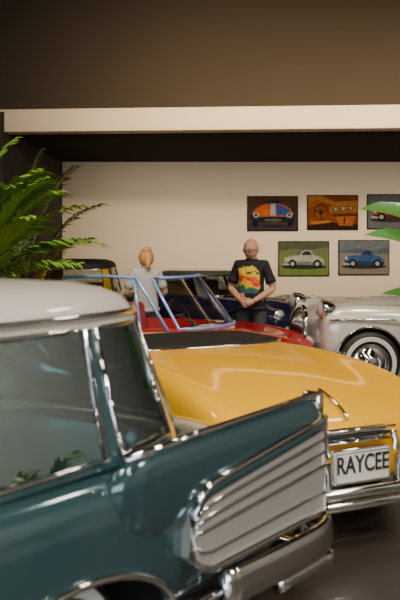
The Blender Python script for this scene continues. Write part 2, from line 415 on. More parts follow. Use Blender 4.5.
def fin(P, sg):
    S = []
    for (x, q, zt, zl) in [(1.36, .15, .90, .74), (1.33, .7, .935, .66), (1.25, .95, .955, .62), (1.0, 1, .957, .60), (.6, 1, .962, .60), (.25, 1, .968, .6), (.0, 1, .972, .60), (-.05, .85, .965, .62)]:
        zc = (zt+zl)/2
        pr = [(.70, zl), (.84, zl-.02), (.885, zl+.06), (.898, zc+.03), (.89, zt-.05), (.865, zt-.008), (.835, zt), (.80, zt-.03), (.76, zt-.09), (.70, zt-.14)]
        S.append([Vector((x, sg*(.80+(y-.80)*q), zc+(z-zc)*q)) for y, z in pr])
    V = [p for r in S for p in r]; N = 10
    F = [(i*N+k, i*N+(k+1) % N, (i+1)*N+(k+1) % N, (i+1)*N+k) for i in range(len(S)-1) for k in range(N)]+[tuple(range(N)), tuple(range(len(S)*N-N, len(S)*N))]
    o = mob('tail_fin', V, F, TEAL); m = o.modifiers.new('s', 'SUBSURF'); m.levels = 2; bake(o); o.parent = P
    # long ribbed bright panel running along the fin
    def zz(u):
        c = 0 if u < .88 else (u-.88)/.14
        return (.45+.07*c*c, .76+(.875-.76)*(1-u/1.02)-.07*c*c)
    us = [0.0, .2, .4, .6, .8, .9, .96, 1.02]
    V = []
    for u in us:
        a, b = zz(u)
        for yy in (.84, .903):
            V += [(u-.03, sg*yy, a), (u-.03, sg*yy, b)]
    F = []
    for i in range(len(us)-1):
        o0, o1 = 4*i, 4*i+4
        F += [(o0+2, o1+2, o1+3, o0+3), (o0, o0+1, o1+1, o1), (o0+1, o0+3, o1+3, o1+1), (o0, o1, o1+2, o0+2)]
    F += [(0, 2, 3, 1), (len(V)-4, len(V)-3, len(V)-1, len(V)-2)]
    mob('side_panel', V, F, SATIN, smooth=False, parent=P)
    for j, (t, m_, hh) in enumerate([(.90, TEAL, .022), (.76, CHR, .010), (.62, CHR, .010), (.48, CHR, .010), (.20, CHR, .008)]):
        pts = [(u-.03-(.02 if u > 1 else 0), sg*.903, zz(u)[0]+(zz(u)[1]-zz(u)[0])*t) for u in us]
        tube('panel_strip_%d' % j, pts, .008, m_, P, rz=hh, seg=8)
    bd = [(u-.03, sg*.906, zz(u)[1]) for u in us]+[(u-.03, sg*.906, zz(u)[0]) for u in us[::-1]]
    tube('panel_border', bd, .016, CHR, P, closed=True, seg=8)
    tube('fin_crest', [(1.30, sg*.85, .935), (.9, sg*.868, .96), (.4, sg*.868, .968), (-.05, sg*.868, .975)], .014, CHR, P, seg=8)
    # tail lamp pod
    lathe('tail_lamp', [(.001, -.12), (.03, -.115), (.05, -.09), (.062, -.05), (.066, 0), (.06, .05)], [LAMPR, CHR], [0, 0, 0, 1, 1], 'x', 24, P, (-.03, sg*.82, .83))
    box('fin_bezel', (-.055, sg*.83, .88), (.05, .1, .2), CHR, P, .02)
    # arch lip
    for wx in (1.55, 3.75):
        pts = [(wx+.31*1.12*1.45*1.01*math.cos(a), sg*.872, .31+.31*1.12*.78*1.02*math.sin(a)) for a in [math.pi*i/16 for i in range(17)]]
        tube('arch_lip', pts, .014, CHR, P, seg=8)
    tube('sill_trim', [(.1, sg*.82, .30), (1.05, sg*.83, .29)], .02, CHR, P)
fin(T, 1); fin(T, -1)
tube('rear_bumper', [(.75, .875, .32), (.25, .92, .33), (.0, .92, .34), (-.09, .84, .35), (-.12, .5, .36), (-.13, 0, .36), (-.12, -.5, .36), (-.09, -.84, .35), (0, -.92, .34), (.25, -.92, .33), (.75, -.875, .32)], .03, CHR, T, rz=.08, smoothn=4, seg=14)
tube('rear_bumper_lower', [(.35, .88, .22), (0, .90, .22), (-.09, .82, .22), (-.12, 0, .22), (-.09, -.82, .22), (0, -.90, .22), (.35, -.88, .22)], .03, CHR, T, rz=.04, smoothn=4, seg=12)
for sg in (1, -1): ell('bumper_guard', (-.10, sg*.75, .36), (.06, .07, .12), CHR, T)
tube('front_bumper', [(4.2, .88, .38), (4.5, .84, .38), (4.66, .5, .38), (4.7, 0, .38), (4.66, -.5, .38), (4.5, -.84, .38), (4.2, -.88, .38)], .04, CHR, T, rz=.08, smoothn=4, seg=12)
for sg in (1, -1):
    headlamp(T, 'headlamp', 4.50, sg*.62, .72, .09)
    wheel('wheel', 1.55, sg*.70, .31, .18, T, True); wheel('wheel', 3.75, sg*.70, .31, .18, T, True)
    tube('door_handle', [(1.98, sg*.88, .80), (2.0, sg*.905, .80), (2.14, sg*.905, .80), (2.16, sg*.88, .80)], .01, CHR, T)
seat(T, 'rear_bench', 1.15, 0, 1.25, .40, TEALL); seat(T, 'front_bench', 2.0, 0, 1.25, .40, TEALL)
steering(T, 2.55, .35, .95)
tube('grille_bar', [(4.56, -.5, .58), (4.6, 0, .58), (4.56, .5, .58)], .03, CHR, T, rz=.05)

# ============================================================ YELLOW CONVERTIBLE
Y = car('yellow_roadster', (.855, 5.05), (-.458, .889))
st = [(0, .66, .34, .54, .56, .02), (.05, .76, .29, .64, .64, .03), (.25, .81, .26, .76, .72, .05), (.7, .83, .25, .86, .80, .06), (1.4, .83, .25, .89, .86, .03), (2.0, .82, .25, .87, .86, .02), (2.7, .82, .25, .87, .86, .02),
      (3.3, .8, .25, .84, .80, .05), (3.75, .72, .3, .74, .68, .04), (3.88, .6, .36, .62, .58, .03)]
body('body', st, YEL, TANL, [(.85, .32, .76), (3.15, .32, .76)], Y)
sv = [i*.25 for i in range(17)]
rows = [ringpts(1.72, 2.6, .73, .865, sv), ringpts(1.72, 2.6, .73, .893, sv), ringpts(1.78, 2.54, .66, .905, sv), ringpts(1.95, 2.4, .35, .91, sv)]
N = len(rows[0]); Vv = [p for r in rows for p in r]
Ff = [(i*N+k, i*N+(k+1) % N, (i+1)*N+(k+1) % N, (i+1)*N+k) for i in range(3) for k in range(N)]+[tuple(range(3*N, 4*N))]
mob('tonneau_cover', Vv, Ff, BLK, parent=Y)
tube('tonneau_rim', ringpts(1.71, 2.61, .738, .88, sv), .010, CHR, Y, closed=True, seg=8)
# plate group
box('plate_backing', (-.075, 0, .425), (.02, .40, .20), CHR, Y, .008)
box('licence_plate', (-.09, 0, .425), (.012, .375, .175), PLATE, Y, .004)
def text(body_, size, loc, rot, mat, parent, sx=1, ext=.002, bold=0.0):
    cu = bpy.data.curves.new('lettering', 'FONT'); cu.body = body_; cu.size = size; cu.extrude = ext; cu.offset = bold
    cu.align_x = 'CENTER'; cu.align_y = 'CENTER'
    o = bpy.data.objects.new('lettering', cu); COL.objects.link(o); cu.materials.append(mat)
    o.location = loc; o.rotation_euler = rot; o.scale = (sx, 1, 1); o.parent = parent
    return o
text('RAYCEE', .135, (-.098, 0, .437), (math.pi/2, 0, -math.pi/2), PTXT, Y, .74, .002, .0024)
tube('plate_edge', [(-.097, -.18, .344), (-.097, .18, .344), (-.097, .18, .507), (-.097, -.18, .507)], .003, PTXT, Y, closed=True, seg=6)
box('boot_handle_panel', (-.015, 0, .585), (.06, .44, .085), CHR, Y, .02)
for i in range(3): tube('panel_bar_%d' % i, [(-.05, -.26, .555+i*.032), (-.065, 0, .557+i*.032), (-.05, .26, .555+i*.032)], .009, CHR if i != 1 else BLK, Y)
for sg in (1, -1):
    tube('plate_side_guard', [(-.06, sg*.235, .60), (-.10, sg*.24, .46), (-.10, sg*.24, .27)], .022, CHR, Y, smoothn=4)
    lathe('tail_lamp', [(.001, -.07), (.03, -.06), (.045, -.03), (.055, 0), (.06, .05)], [LAMPR, CHR], [0, 0, 1, 1], 'x', 24, Y, (.03, sg*.62, .60))
    wheel('wheel', .85, sg*.69, .32, .17, Y, True); wheel('wheel', 3.15, sg*.69, .32, .17, Y, True)
    tube('side_strip', [(.15, sg*.805, .62), (1.0, sg*.835, .66), (2.2, sg*.83, .66), (3.4, sg*.8, .60)], .009, CHR, Y)
    headlamp(Y, 'headlamp', 3.80, sg*.55, .62, .085)
for zz_ in (.30, .235):
    tube('rear_bumper_%d' % int(zz_*100), [(.35, .85, zz_), (.05, .86, zz_), (-.08, .76, zz_), (-.13, .35, zz_), (-.14, 0, zz_), (-.13, -.35, zz_), (-.08, -.76, zz_), (.05, -.86, zz_), (.35, -.85, zz_)], .026, CHR, Y, rz=.03, smoothn=4, seg=12)
tube('front_bumper', [(3.7, .8, .35), (3.93, .6, .35), (4.0, 0, .35), (3.93, -.6, .35), (3.7, -.8, .35)], .03, CHR, Y, rz=.06, smoothn=4)
tube('boot_strip', [(.04, 0, .66), (.12, 0, .715), (.25, 0, .765), (.33, 0, .785)], .010, CHR, Y, smoothn=4)

# ============================================================ RED CONVERTIBLE
R = car('red_convertible', (1.02-.889*3.3, 9.15+.458*3.3), (.889, -.458))
st = [(0, .55, .32, .54, .52, .02), (.06, .64, .28, .64, .62, .03), (.4, .69, .24, .71, .68, .04), (1.0, .70, .24, .73, .70, .02), (1.9, .70, .24, .74, .72, .02), (2.4, .70, .24, .75, .72, .03), (2.9, .69, .26, .70, .66, .04), (3.2, .62, .3, .62, .58, .04), (3.3, .52, .34, .54, .52, .03)]
body('body', st, RED, REDL, [(.65, .28, .63), (2.7, .28, .63)], R, cavity=(.80, 2.2, .58, .33, 1.1))
rw = screen(R, (.9, 2.45, .63, .74), (.9, 2.02, .55, 1.25), 1.15, BCHR, tr=.018)
dw = [(2.12, -.64, .72), (1.70, -.56, 1.25), (1.30, -.57, 1.265), (.82, -.58, 1.24), (.66, -.60, 1.14), (.60, -.66, .72)]
tube('door_window_frame', dw, .018, BCHR, R)
tube('vent_post', [(1.80, -.65, .72), (1.66, -.56, 1.25)], .014, BCHR, R)
mob('door_glass', dw, [(0, 1, 2, 3, 4, 5)], GLS, parent=R, smooth=False)
for sg in (1, -1):
    seat(R, 'seat', 1.15, sg*.29, .48, .34, REDL, .50)
    wheel('wheel', .65, sg*.58, .28, .15, R); wheel('wheel', 2.7, sg*.58, .28, .15, R)
    headlamp(R, 'headlamp', 3.18, sg*.5, .55, .075)
steering(R, 1.75, .29, .80)
tube('front_bumper', [(3.1, .66, .36), (3.33, .5, .36), (3.4, 0, .36), (3.33, -.5, .36), (3.1, -.66, .36)], .03, CHR, R, rz=.05, smoothn=4)
tube('rear_bumper', [(.15, .68, .36), (-.05, .5, .36), (-.08, 0, .36), (-.05, -.5, .36), (.15, -.68, .36)], .03, CHR, R, rz=.05, smoothn=4)
tube('folded_top', [(.66, -.5, .78), (.56, 0, .82), (.66, .5, .78)], .08, YEL2, R, rz=.07, smoothn=4)

# ============================================================ SILVER TOURER
S = car('silver_tourer', (1.19+.990*4.4, 10.24+.139*4.4), (-.990, -.139))
st = [(0, .6, .36, .74, .7, .03), (.08, .72, .3, .82, .8, .04), (.6, .8, .26, .93, .90, .05), (1.4, .83, .26, .90, .92, .02), (2.4, .83, .26, .88, .94, .02), (2.9, .83, .26, .89, .95, .05), (3.3, .82, .27, .93, .91, .10), (3.9, .81, .28, .97, .84, .14), (4.2, .79, .3, .96, .80, .12), (4.37, .76, .34, .88, .74, .08), (4.4, .68, .4, .80, .66, .05)]
body('body', st, SILV, REDL, [(.8, .34, .74), (3.90, .34, .74)], S, cavity=(1.2, 2.45, .66, .42, 1.2))
screen(S, (1.2, 2.7, .70, .92), (1.2, 2.4, .60, 1.30), 1.1, CHR)
for sg in (1, -1):
    wheel('wheel', 3.90, sg*.745, .34, .18, S, True); wheel('wheel', .8, sg*.735, .34, .18, S, True)
    headlamp(S, 'headlamp', 4.36, sg*.62, .90, .10)
    lathe('fog_lamp', [(.03, -.08), (.06, -.03), (.065, 0), (.05, .02), (.001, .04)], [CHR, LENS], [0, 0, 1, 1], 'x', 20, S, (4.48, sg*.48, .55))
    tube('fender_spear', [(4.33, sg*.765, .80), (3.6, sg*.832, .80), (2.6, sg*.84, .72), (1.2, sg*.84, .64)], .011, CHR, S, smoothn=3)
    pts = [(3.90+.34*1.12*1.01*math.cos(a), sg*.812, .34+.34*1.12*1.02*math.sin(a)) for a in [math.pi*i/16 for i in range(17)]]
    tube('arch_lip', pts, .012, CHR, S, seg=8)
    seat(S, 'seat', 1.5, sg*.33, .52, .45, REDL)
    ell('overrider', (4.64, sg*.40, .46), (.045, .045, .15), CHR, S)
tube('front_bumper', [(4.2, .88, .42), (4.42, .86, .42), (4.56, .6, .42), (4.62, 0, .42), (4.56, -.6, .42), (4.42, -.86, .42), (4.2, -.88, .42)], .035, CHR, S, rz=.065, smoothn=4)
tube('grille_surround', [(4.47, -.26, .46), (4.47, -.30, .68), (4.44, -.22, .82), (4.42, 0, .88), (4.44, .22, .82), (4.47, .30, .68), (4.47, .26, .46)], .032, CHR, S, closed=True, smoothn=4)
for i in range(11): tube('grille_slat_%d' % i, [(4.48, -.25+.05*i, .46), (4.48, -.25+.05*i, .68), (4.44, -.25+.05*i, .84-1.2*(abs(-.25+.05*i)**2))], .010, CHR, S, seg=6)
tube('bonnet_ornament', [(4.15, 0, .95), (4.3, 0, 1.0), (4.38, 0, .99)], [.008, .016, .006], CHR, S)
steering(S, 2.05, -.33, .98)

# ============================================================ NAVY COUPE
C = car('fastback_coupe', (1.5-.6*3.9, 12.3+.8*3.9), (.6, -.8))
st = [(0, .5, .4, .66, .64, .02), (.08, .64, .32, .76, .74, .03), (.6, .76, .26, .82, .80, .04), (1.4, .78, .24, .80, .78, .03), (2.2, .77, .24, .80, .77, .04), (3.0, .76, .25, .82, .74, .10), (3.5, .72, .28, .77, .68, .09), (3.82, .60, .36, .66, .60, .06), (3.9, .46, .42, .58, .56, .04)]
body('body', st, NAVY, TANL, [(.8, .31, .68), (3.2, .31, .68)], C, cavity=(.7, 2.3, .60, .38, 1.0))
greenhouse(C, (.25, 2.45, .68, .78), (.75, 1.95, .52, 1.10), .07, [(.9, 1.1), (2.0, 2.1), (2.8, 3.2)], GLS, GREYP, GREYP, 3.0)
for sg in (1, -1):
    wheel('wheel', .8, sg*.66, .31, .16, C); wheel('wheel', 3.2, sg*.66, .31, .16, C)
    headlamp(C, 'headlamp', 3.78, sg*.46, .62, .08); seat(C, 'seat', 1.2, sg*.3, .5, .4, TANL, .5)
tube('front_bumper', [(3.6, .70, .42), (3.88, .5, .42), (3.96, 0, .42), (3.88, -.5, .42), (3.6, -.70, .42)], .025, CHR, C, rz=.045, smoothn=4)

# ============================================================ SMALL YELLOW CAR WITH BLACK CANVAS TOP
M_ = car('canvas_top_microcar', (-1.75, 14.4), (0, -1))
st = [(0, .45, .36, .70, .68, .02), (.07, .54, .3, .82, .80, .03), (.5, .62, .25, .90, .90, .04), (1.2, .65, .25, .88, .88, .02), (2.0, .65, .25, .88, .88, .03), (2.6, .62, .26, .84, .80, .06), (2.82, .54, .3, .74, .72, .04), (2.9, .44, .36, .62, .6, .02)]
body('body', st, YEL2, TANL, [(.5, .27, .56), (2.35, .27, .56)], M_, cavity=(.6, 2.05, .52, .40, 1.1))
greenhouse(M_, (.35, 2.2, .60, .87), (.62, 1.85, .50, 1.25), .10, [(.88, 1.1), (2.0, 2.1), (2.85, 3.2)], GLS, YEL2, BLK)
for sg in (1, -1):
    wheel('wheel', .5, sg*.54, .27, .14, M_); wheel('wheel', 2.35, sg*.54, .27, .14, M_)
    headlamp(M_, 'headlamp', 2.8, sg*.42, .62, .075); seat(M_, 'seat', 1.1, sg*.26, .44, .42, TANL, .5)
tube('front_bumper', [(2.65, .62, .38), (2.9, .45, .38), (2.96, 0, .38), (2.9, -.45, .38), (2.65, -.62, .38)], .025, CHR, M_, rz=.045, smoothn=4)

# ============================================================ PEOPLE
SKIN = pmat('skin', (.55, .29, .19), .5, 0, 0, .15, 12)
JEAN = pmat('dark_jeans', (.05, .055, .065), .8, 0, 0, .3, 40)
SHOE = pmat('shoe', (.03, .03, .03), .6, 0, 0, .2, 30)
GREYT = pmat('grey_shirt', (.46, .45, .43), .85, 0, 0, .2, 30)
HAIR = pmat('blonde_hair', (.62, .33, .11), .5, 0, 0, .5, 30, col2=(.34, .15, .05))
BEARD = pmat('grey_beard', (.30, .22, .17), .8, 0, 0, .4, 60)
LIP = pmat('lips', (.42, .14, .11), .5, 0, 0, .1, 20)
EYEW = pmat('eye_white', (.7, .68, .65), .3, noise=.05)
EYEB = pmat('eye_iris', (.04, .03, .03), .2, noise=.05)
GLF = pmat('spectacle_frame', (.02, .02, .02), .3, noise=.05)

TEE = bpy.data.materials.new('black_graphic_tee'); TEE.use_nodes = True
nt = TEE.node_tree; b = nt.nodes['Principled BSDF']; b.inputs['Roughness'].default_value = .85
tc = nt.nodes.new('ShaderNodeTexCoord'); sp = nt.nodes.new('ShaderNodeSeparateXYZ'); nt.links.new(tc.outputs['Object'], sp.inputs[0])
def mth(op, a, b_=None):
    n = nt.nodes.new('ShaderNodeMath'); n.operation = op
    for i, v in enumerate((a, b_)):
        if v is None: continue
        if hasattr(v, 'links'): nt.links.new(v, n.inputs[i])
        else: n.inputs[i].default_value = v
    return n.outputs[0]
nz = nt.nodes.new('ShaderNodeTexNoise'); nz.inputs['Scale'].default_value = 14; nz.inputs['Detail'].default_value = 4; nt.links.new(tc.outputs['Object'], nz.inputs['Vector'])
nn = mth('SUBTRACT', nz.outputs['Fac'], .5)
xx = mth('DIVIDE', mth('SUBTRACT', sp.outputs[0], -.01), .135)
zz = mth('DIVIDE', mth('SUBTRACT', sp.outputs[2], 1.20), .165)
rr = mth('ADD', mth('ADD', mth('POWER', mth('ABSOLUTE', xx), 3.6), mth('POWER', mth('ABSOLUTE', zz), 3.6)), mth('MULTIPLY', nn, 2.2))
ins = mth('MULTIPLY', mth('LESS_THAN', rr, .9), mth('LESS_THAN', sp.outputs[1], -.03))
g = mth('ADD', mth('ADD', mth('MULTIPLY', zz, .5), .5), mth('ADD', mth('MULTIPLY', nn, .8), mth('MULTIPLY', xx, .16)))
cr = nt.nodes.new('ShaderNodeValToRGB'); cr.color_ramp.interpolation = 'CONSTANT'
els = [(0, (.02, .08, .16)), (.12, (.02, .16, .04)), (.22, (.7, .42, .01)), (.36, (.6, .03, .01)), (.50, (.65, .12, .01)), (.60, (.75, .5, .01)), (.80, (.02, .02, .02)), (.86, (.75, .5, .01))]
cr.color_ramp.elements[0].position = 0; cr.color_ramp.elements[0].color = (*els[0][1], 1)
cr.color_ramp.elements[1].position = els[1][0]; cr.color_ramp.elements[1].color = (*els[1][1], 1)
for p, c in els[2:]:
    e = cr.color_ramp.elements.new(p); e.color = (*c, 1)
nt.links.new(g, cr.inputs[0])
mx = nt.nodes.new('ShaderNodeMix'); mx.data_type = 'RGBA'; mx.inputs[6].default_value = (.010, .010, .011, 1)
nt.links.new(ins, mx.inputs[0]); nt.links.new(cr.outputs[0], mx.inputs[7]); nt.links.new(mx.outputs[2], b.inputs['Base Color'])

def person(name, loc, rz, scale, shirt, wrists, elbows, head_rot=(0, 0, 0), woman=False, stock=1.0):
    P = empty(name, (loc[0], loc[1], 0), rz); P.scale = (scale,)*3
    J = {'pel': ((0, 0, .92), (.155*stock, .115*stock)), 'sp': ((0, -.01, 1.06), (.15*stock, .12*stock)), 'ch': ((0, 0, 1.24), (.165, .115*stock)), 'uc': ((0, .005, 1.36), (.12, .085)),
         'nb': ((0, .01, 1.43), (.062, .062)), 'nk': ((0, -.005, 1.50), (.056, .056))}
    E = [('pel', 'sp'), ('sp', 'ch'), ('ch', 'uc'), ('uc', 'nb'), ('nb', 'nk')]
    for i, s in enumerate((-1, 1)):
        el = elbows[i]; wr = wrists[i]
        J['sh%d' % i] = ((s*.165, .005, 1.375), (.068, .068)); J['ua%d' % i] = ((s*.165*.45+el[0]*.55, el[1]*.55, 1.375*.45+el[2]*.55), (.060, .060))
        J['el%d' % i] = (el, (.043, .043)); m = [(el[k]*.6+wr[k]*.4) for k in range(3)]
        J['fa%d' % i] = (tuple(m), (.042, .042)); J['wr%d' % i] = (wr, (.028, .028))
        E += [('uc', 'sh%d' % i), ('sh%d' % i, 'ua%d' % i), ('ua%d' % i, 'el%d' % i), ('el%d' % i, 'fa%d' % i), ('fa%d' % i, 'wr%d' % i)]
        J['hp%d' % i] = ((s*.095, 0, .83), (.098, .105)); J['kn%d' % i] = ((s*.11, -.015, .48), (.066, .068)); J['cf%d' % i] = ((s*.115, .015, .34), (.06, .062))
        J['an%d' % i] = ((s*.12, .02, .09), (.044, .046)); J['ft%d' % i] = ((s*.13, -.07, .045), (.042, .036)); J['to%d' % i] = ((s*.135, -.16, .035), (.036, .026))
        E += [('pel', 'hp%d' % i), ('hp%d' % i, 'kn%d' % i), ('kn%d' % i, 'cf%d' % i), ('cf%d' % i, 'an%d' % i), ('an%d' % i, 'ft%d' % i), ('ft%d' % i, 'to%d' % i)]
    keys = list(J); V = [J[k][0] for k in keys]
    me = bpy.data.meshes.new('body'); me.from_pydata(V, [(keys.index(a), keys.index(b)) for a, b in E], [])
    o = bpy.data.objects.new('body', me); COL.objects.link(o)
    sk = o.modifiers.new('skin', 'SKIN'); sk.use_smooth_shade = True
    for i, k in enumerate(keys):
        me.skin_vertices[0].data[i].radius = J[k][1]; me.skin_vertices[0].data[i].use_root = (k == 'pel')
    ss = o.modifiers.new('s', 'SUBSURF'); ss.levels = 2; ss.render_levels = 2
    bake(o)
    o.data.materials.clear()
    for m in (shirt, SKIN, JEAN, SHOE): o.data.materials.append(m)
    for p in o.data.polygons:
        c = p.center; p.use_smooth = True
        arm = None
        for i, s in enumerate((-1, 1)):
            el = Vector(elbows[i]); sh = Vector((s*.165, .005, 1.375)); wr = Vector(wrists[i])
            t = (c-sh).dot(el-sh)/(el-sh).length_squared
            d = (c-sh-(el-sh)*max(0, min(1, t))).length
            t2 = (c-el).dot(wr-el)/(wr-el).length_squared
            d2 = (c-el-(wr-el)*max(0, min(1, t2))).length
            if (t > .72 and d < .085) or (t2 > 0.0 and d2 < .06): arm = True
        if c.z > 1.445: k = 1
        elif arm: k = 1
        elif c.z > .86: k = 0
        elif c.z > .10: k = 2
        else: k = 3
        p.material_index = k
    o.parent = P
    # shirt hem, collar and sleeve cuffs
    tube('collar', [(.066*math.cos(a), .008+.064*math.sin(a), 1.442+.012*math.sin(a)) for a in [2*math.pi*i/20 for i in range(20)]], .008, shirt, P, closed=True, seg=6)
    tube('shirt_hem', [(.17*stock*math.cos(a), .132*stock*math.sin(a), .865) for a in [2*math.pi*i/24 for i in range(24)]], .012, shirt, P, closed=True, seg=6, rz=.03)
    for i, s in enumerate((-1, 1)):
        el = Vector(elbows[i]); sh = Vector((s*.165, .005, 1.375)); d = (el-sh).normalized()
        a = sh+(el-sh)*.50; b2 = sh+(el-sh)*.76
        tube('sleeve', [a, b2], [.062, .064], shirt, P, seg=14)
    # hands
    for i, s in enumerate((-1, 1)):
        wr = Vector(wrists[i]); el = Vector(elbows[i]); d = (wr-el).normalized()
        inn = Vector((-s, 0, 0)); d2 = (d*.5+inn*.6+Vector((0, -.1, -.1))).normalized() if not woman else d
        up = Vector((0, 0, 1)); sd = up-d2*up.dot(d2); sd.normalize(); nr = d2.cross(sd)
        if nr.y > 0: nr = -nr
        pc = wr+d2*.055
        tube('palm', [wr-d*.01, wr+d2*.03, wr+d2*.065, wr+d2*.088], [.026, .036, .040, .034], SKIN, P, rz=None, smoothn=3, seg=10).scale = (1, 1, 1)
        for f in range(4):
            L = [.066, .078, .072, .056][f]; b0 = wr+d2*.082+sd*(.030-.020*f); cu = -nr
            p1 = b0+d2*L*.42+nr*.004; p2 = p1+d2*L*.22-nr*L*.25; p3 = p2-nr*L*.25-d2*L*.08
            tube('finger_%d' % f, [b0-d2*.02, b0, p1, p2, p3], [.0095, .0095, .0088, .008, .006], SKIN, P, smoothn=2, seg=8)
        tb = wr+d2*.025+sd*.028
        tube('thumb', [tb-d2*.01, tb+sd*.018+d2*.02, tb+sd*.024+d2*.045, tb+sd*.018+d2*.062], [.012, .012, .010, .007], SKIN, P, smoothn=2, seg=8)
    # head
    H = bpy.data.objects.new('head_group', None); COL.objects.link(H); H.parent = P; H.location = (0, -.012, 1.555); H.rotation_euler = head_rot; H.empty_display_size = .05
    H.scale = (1.08, 1.05, 1.0)
    def fn(p):
        q = p.copy()
        if p.z < 0:
            q.x *= 1-.24*(-p.z)**1.6; q.y *= 1-.12*(-p.z)
            if p.y > 0: q.y *= 1-.35*(-p.z)
            if p.y < -.2: q.y -= .10*max(0, -p.z-.35)
        else:
            q.x *= 1+.06*math.sin(p.z*3.1); q.y *= 1+.05*math.sin(p.z*3.1)
        fr = max(0, -p.y)
        q.y += .05*math.exp(-((abs(p.x)-.38)**2/.03+(p.z-.02)**2/.012))*fr
        q.y -= .22*math.exp(-(p.x**2/.012+((p.z+.20)/.20)**2))*fr*(1 if p.z > -.42 else .4)
        q.y -= .05*math.exp(-((p.z-.20)**2/.008+p.x**2/.3))*fr
        q.y -= .05*math.exp(-((p.z+.52)**2/.006+p.x**2/.05))*fr
        return q
    hd = ell('head', (0, 0, .0), (.078, .10, .125), [SKIN, BEARD, HAIR], H, 40, 32, fn=fn)
    for p in hd.data.polygons:
        c = p.center
        if not woman and c.y < -.045 and (c.z < -.082 or (-.075 < c.z < -.052 and abs(c.x) < .03) or (c.z < -.05 and .026 < abs(c.x) < .042)): p.material_index = 1
    tube('mouth', [(-.022, -.094, -.068), (0, -.101, -.066), (.022, -.094, -.068)], .0045, LIP, H, smoothn=3, seg=6)
    for s in (-1, 1):
        ell('eye', (s*.030, -.084, .003), (.013, .011, .009), EYEW, H, 12, 8); ell('iris', (s*.030, -.093, .003), (.005, .004, .005), EYEB, H, 8, 6)
        tube('eyebrow', [(s*.016, -.099, .026), (s*.032, -.096, .030), (s*.048, -.085, .025)], .003, BEARD if not woman else HAIR, H, seg=6)
        ell('ear', (s*.079, .008, -.005), (.012, .020, .033), SKIN, H, 14, 10, rot=(0, 0, s*.3))
        tube('ear_rim', [(s*.086, .0+.017*math.cos(a), -.002+.029*math.sin(a)) for a in [math.pi*(-.5+i/8) for i in range(9)]], .004, SKIN, H, seg=6)
    if not woman:
        for s in (-1, 1):
            tube('spectacle_rim', [(s*.031+.022*math.cos(a), -.106+.008*abs(math.cos(a)), .002+.016*math.sin(a)) for a in [2*math.pi*i/16 for i in range(16)]], .0042, GLF, H, closed=True, seg=6)
            tube('spectacle_arm', [(s*.052, -.098, .005), (s*.082, -.04, .007), (s*.084, .012, .008)], .003, GLF, H, seg=6)
        tube('spectacle_bridge', [(-.01, -.108, .005), (.01, -.108, .005)], .003, GLF, H, seg=6)
    else:
        def hf(p):
            q = p.copy(); k = 1+.035*math.sin(math.atan2(p.x, p.y)*16)
            q.x *= k; q.y *= k
            if p.y < -.3: q.y *= .80
            return q
        ell('hair_cap', (0, .018, .018), (.094, .116, .126), HAIR, H, 64, 24, fn=hf)
        def bf(p):
            k = 1+.06*math.sin(p.z*9+math.atan2(p.x, p.y)*3); return p*k
        ell('hair_bun', (.0, .075, .110), (.058, .05, .052), HAIR, H, 30, 20, fn=bf)
        tube('loose_hair', [(0, .09, .02), (.02, .125, -.06), (.03, .12, -.15)], [.04, .045, .018], HAIR, H, smoothn=4)
    return P

person('standing_man', (.60, 10.5), -.32, .985, TEE, [(-.075, -.205, .965), (.075, -.215, .955)], [(-.262, .02, 1.09), (.262, .02, 1.09)], (.16, 0, -.25), stock=1.08)
person('standing_woman', (-.67, 11.12), math.pi+.25, .90, GREYT, [(-.14, -.22, 1.02), (.14, -.22, 1.02)], [(-.275, .03, 1.09), (.275, .03, 1.09)], (.15, 0, .2), woman=True, stock=1.1)

# ============================================================ PLANTS
LEAF = pmat('palm_leaf', (.22, .38, .03), .45, 0, .2, .5, 6, col2=(.10, .22, .02))
LEAFD = pmat('dark_palm_leaf', (.07, .11, .02), .5, 0, .1, .5, 6)
LEAFB = pmat('broad_leaf', (.12, .34, .08), .35, 0, .3, .4, 4, col2=(.07, .22, .04))
STEM = pmat('palm_stem', (.25, .22, .07), .6, 0, 0, .4, 10)
POT = pmat('glazed_pot', (.05, .045, .04), .3, 0, .4, .2, 6)
SOIL = pmat('soil', (.03, .02, .012), .9, 0, 0, .4, 40)
def pot(P, r=.22, h=.42):
    lathe('pot', [(.001, 0), (r*.72, 0), (r*.78, .02), (r*.95, h*.7), (r, h*.95), (r*1.06, h), (r*.95, h), (r*.9, h*.92)], [POT], None, 'z', 32, P)
    lathe('soil', [(r*.9, h*.92), (.001, h*.93)], [SOIL], None, 'z', 24, P)
def bez(a, c, b, t): return a*(1-t)**2+c*2*t*(1-t)+b*t*t
def fronds(P, name, specs, mat, ll=.28, n=26, w=.016):
    V = []; F = []
    for k, (base, ctrl, tip) in enumerate(specs):
        a, c, b_ = Vector(base), Vector(ctrl), Vector(tip)
        tube('rachis_%s_%d' % (name, k), [bez(a, c, b_, i/12) for i in range(13)], [.011*(1-.75*i/12) for i in range(13)], STEM, P, seg=6)
        for i in range(n):
            t = .28+.71*i/(n-1); p = bez(a, c, b_, t); tg = (bez(a, c, b_, min(1, t+.02))-bez(a, c, b_, t-.02)).normalized()
            sd = tg.cross(Vector((0, 0, 1)))
            if sd.length < .1: sd = Vector((1, 0, 0))
            sd.normalize(); L = ll*(.45+.75*math.sin(math.pi*min(1, (t-.15)/.95)))*random.uniform(.85, 1.1)
            for s in (-1, 1):
                d = (tg*(.65+.4*t)+sd*s*random.uniform(.8, 1.1)+Vector((0, 0, random.uniform(.0, .3)))).normalized()
                m = p+d*L*.5; e = m+(d+Vector((0, 0, -.55))).normalized()*L*.5
                wv = (tg-d*tg.dot(d)).normalized()*w
                j = len(V); V += [p-wv*.4, p+wv*.4, m-wv, m+wv, e]
                F += [(j, j+1, j+3, j+2), (j+2, j+3, j+4)]
    mob('leaflets_'+name, V, F, mat, parent=P, smooth=False, recalc=False)
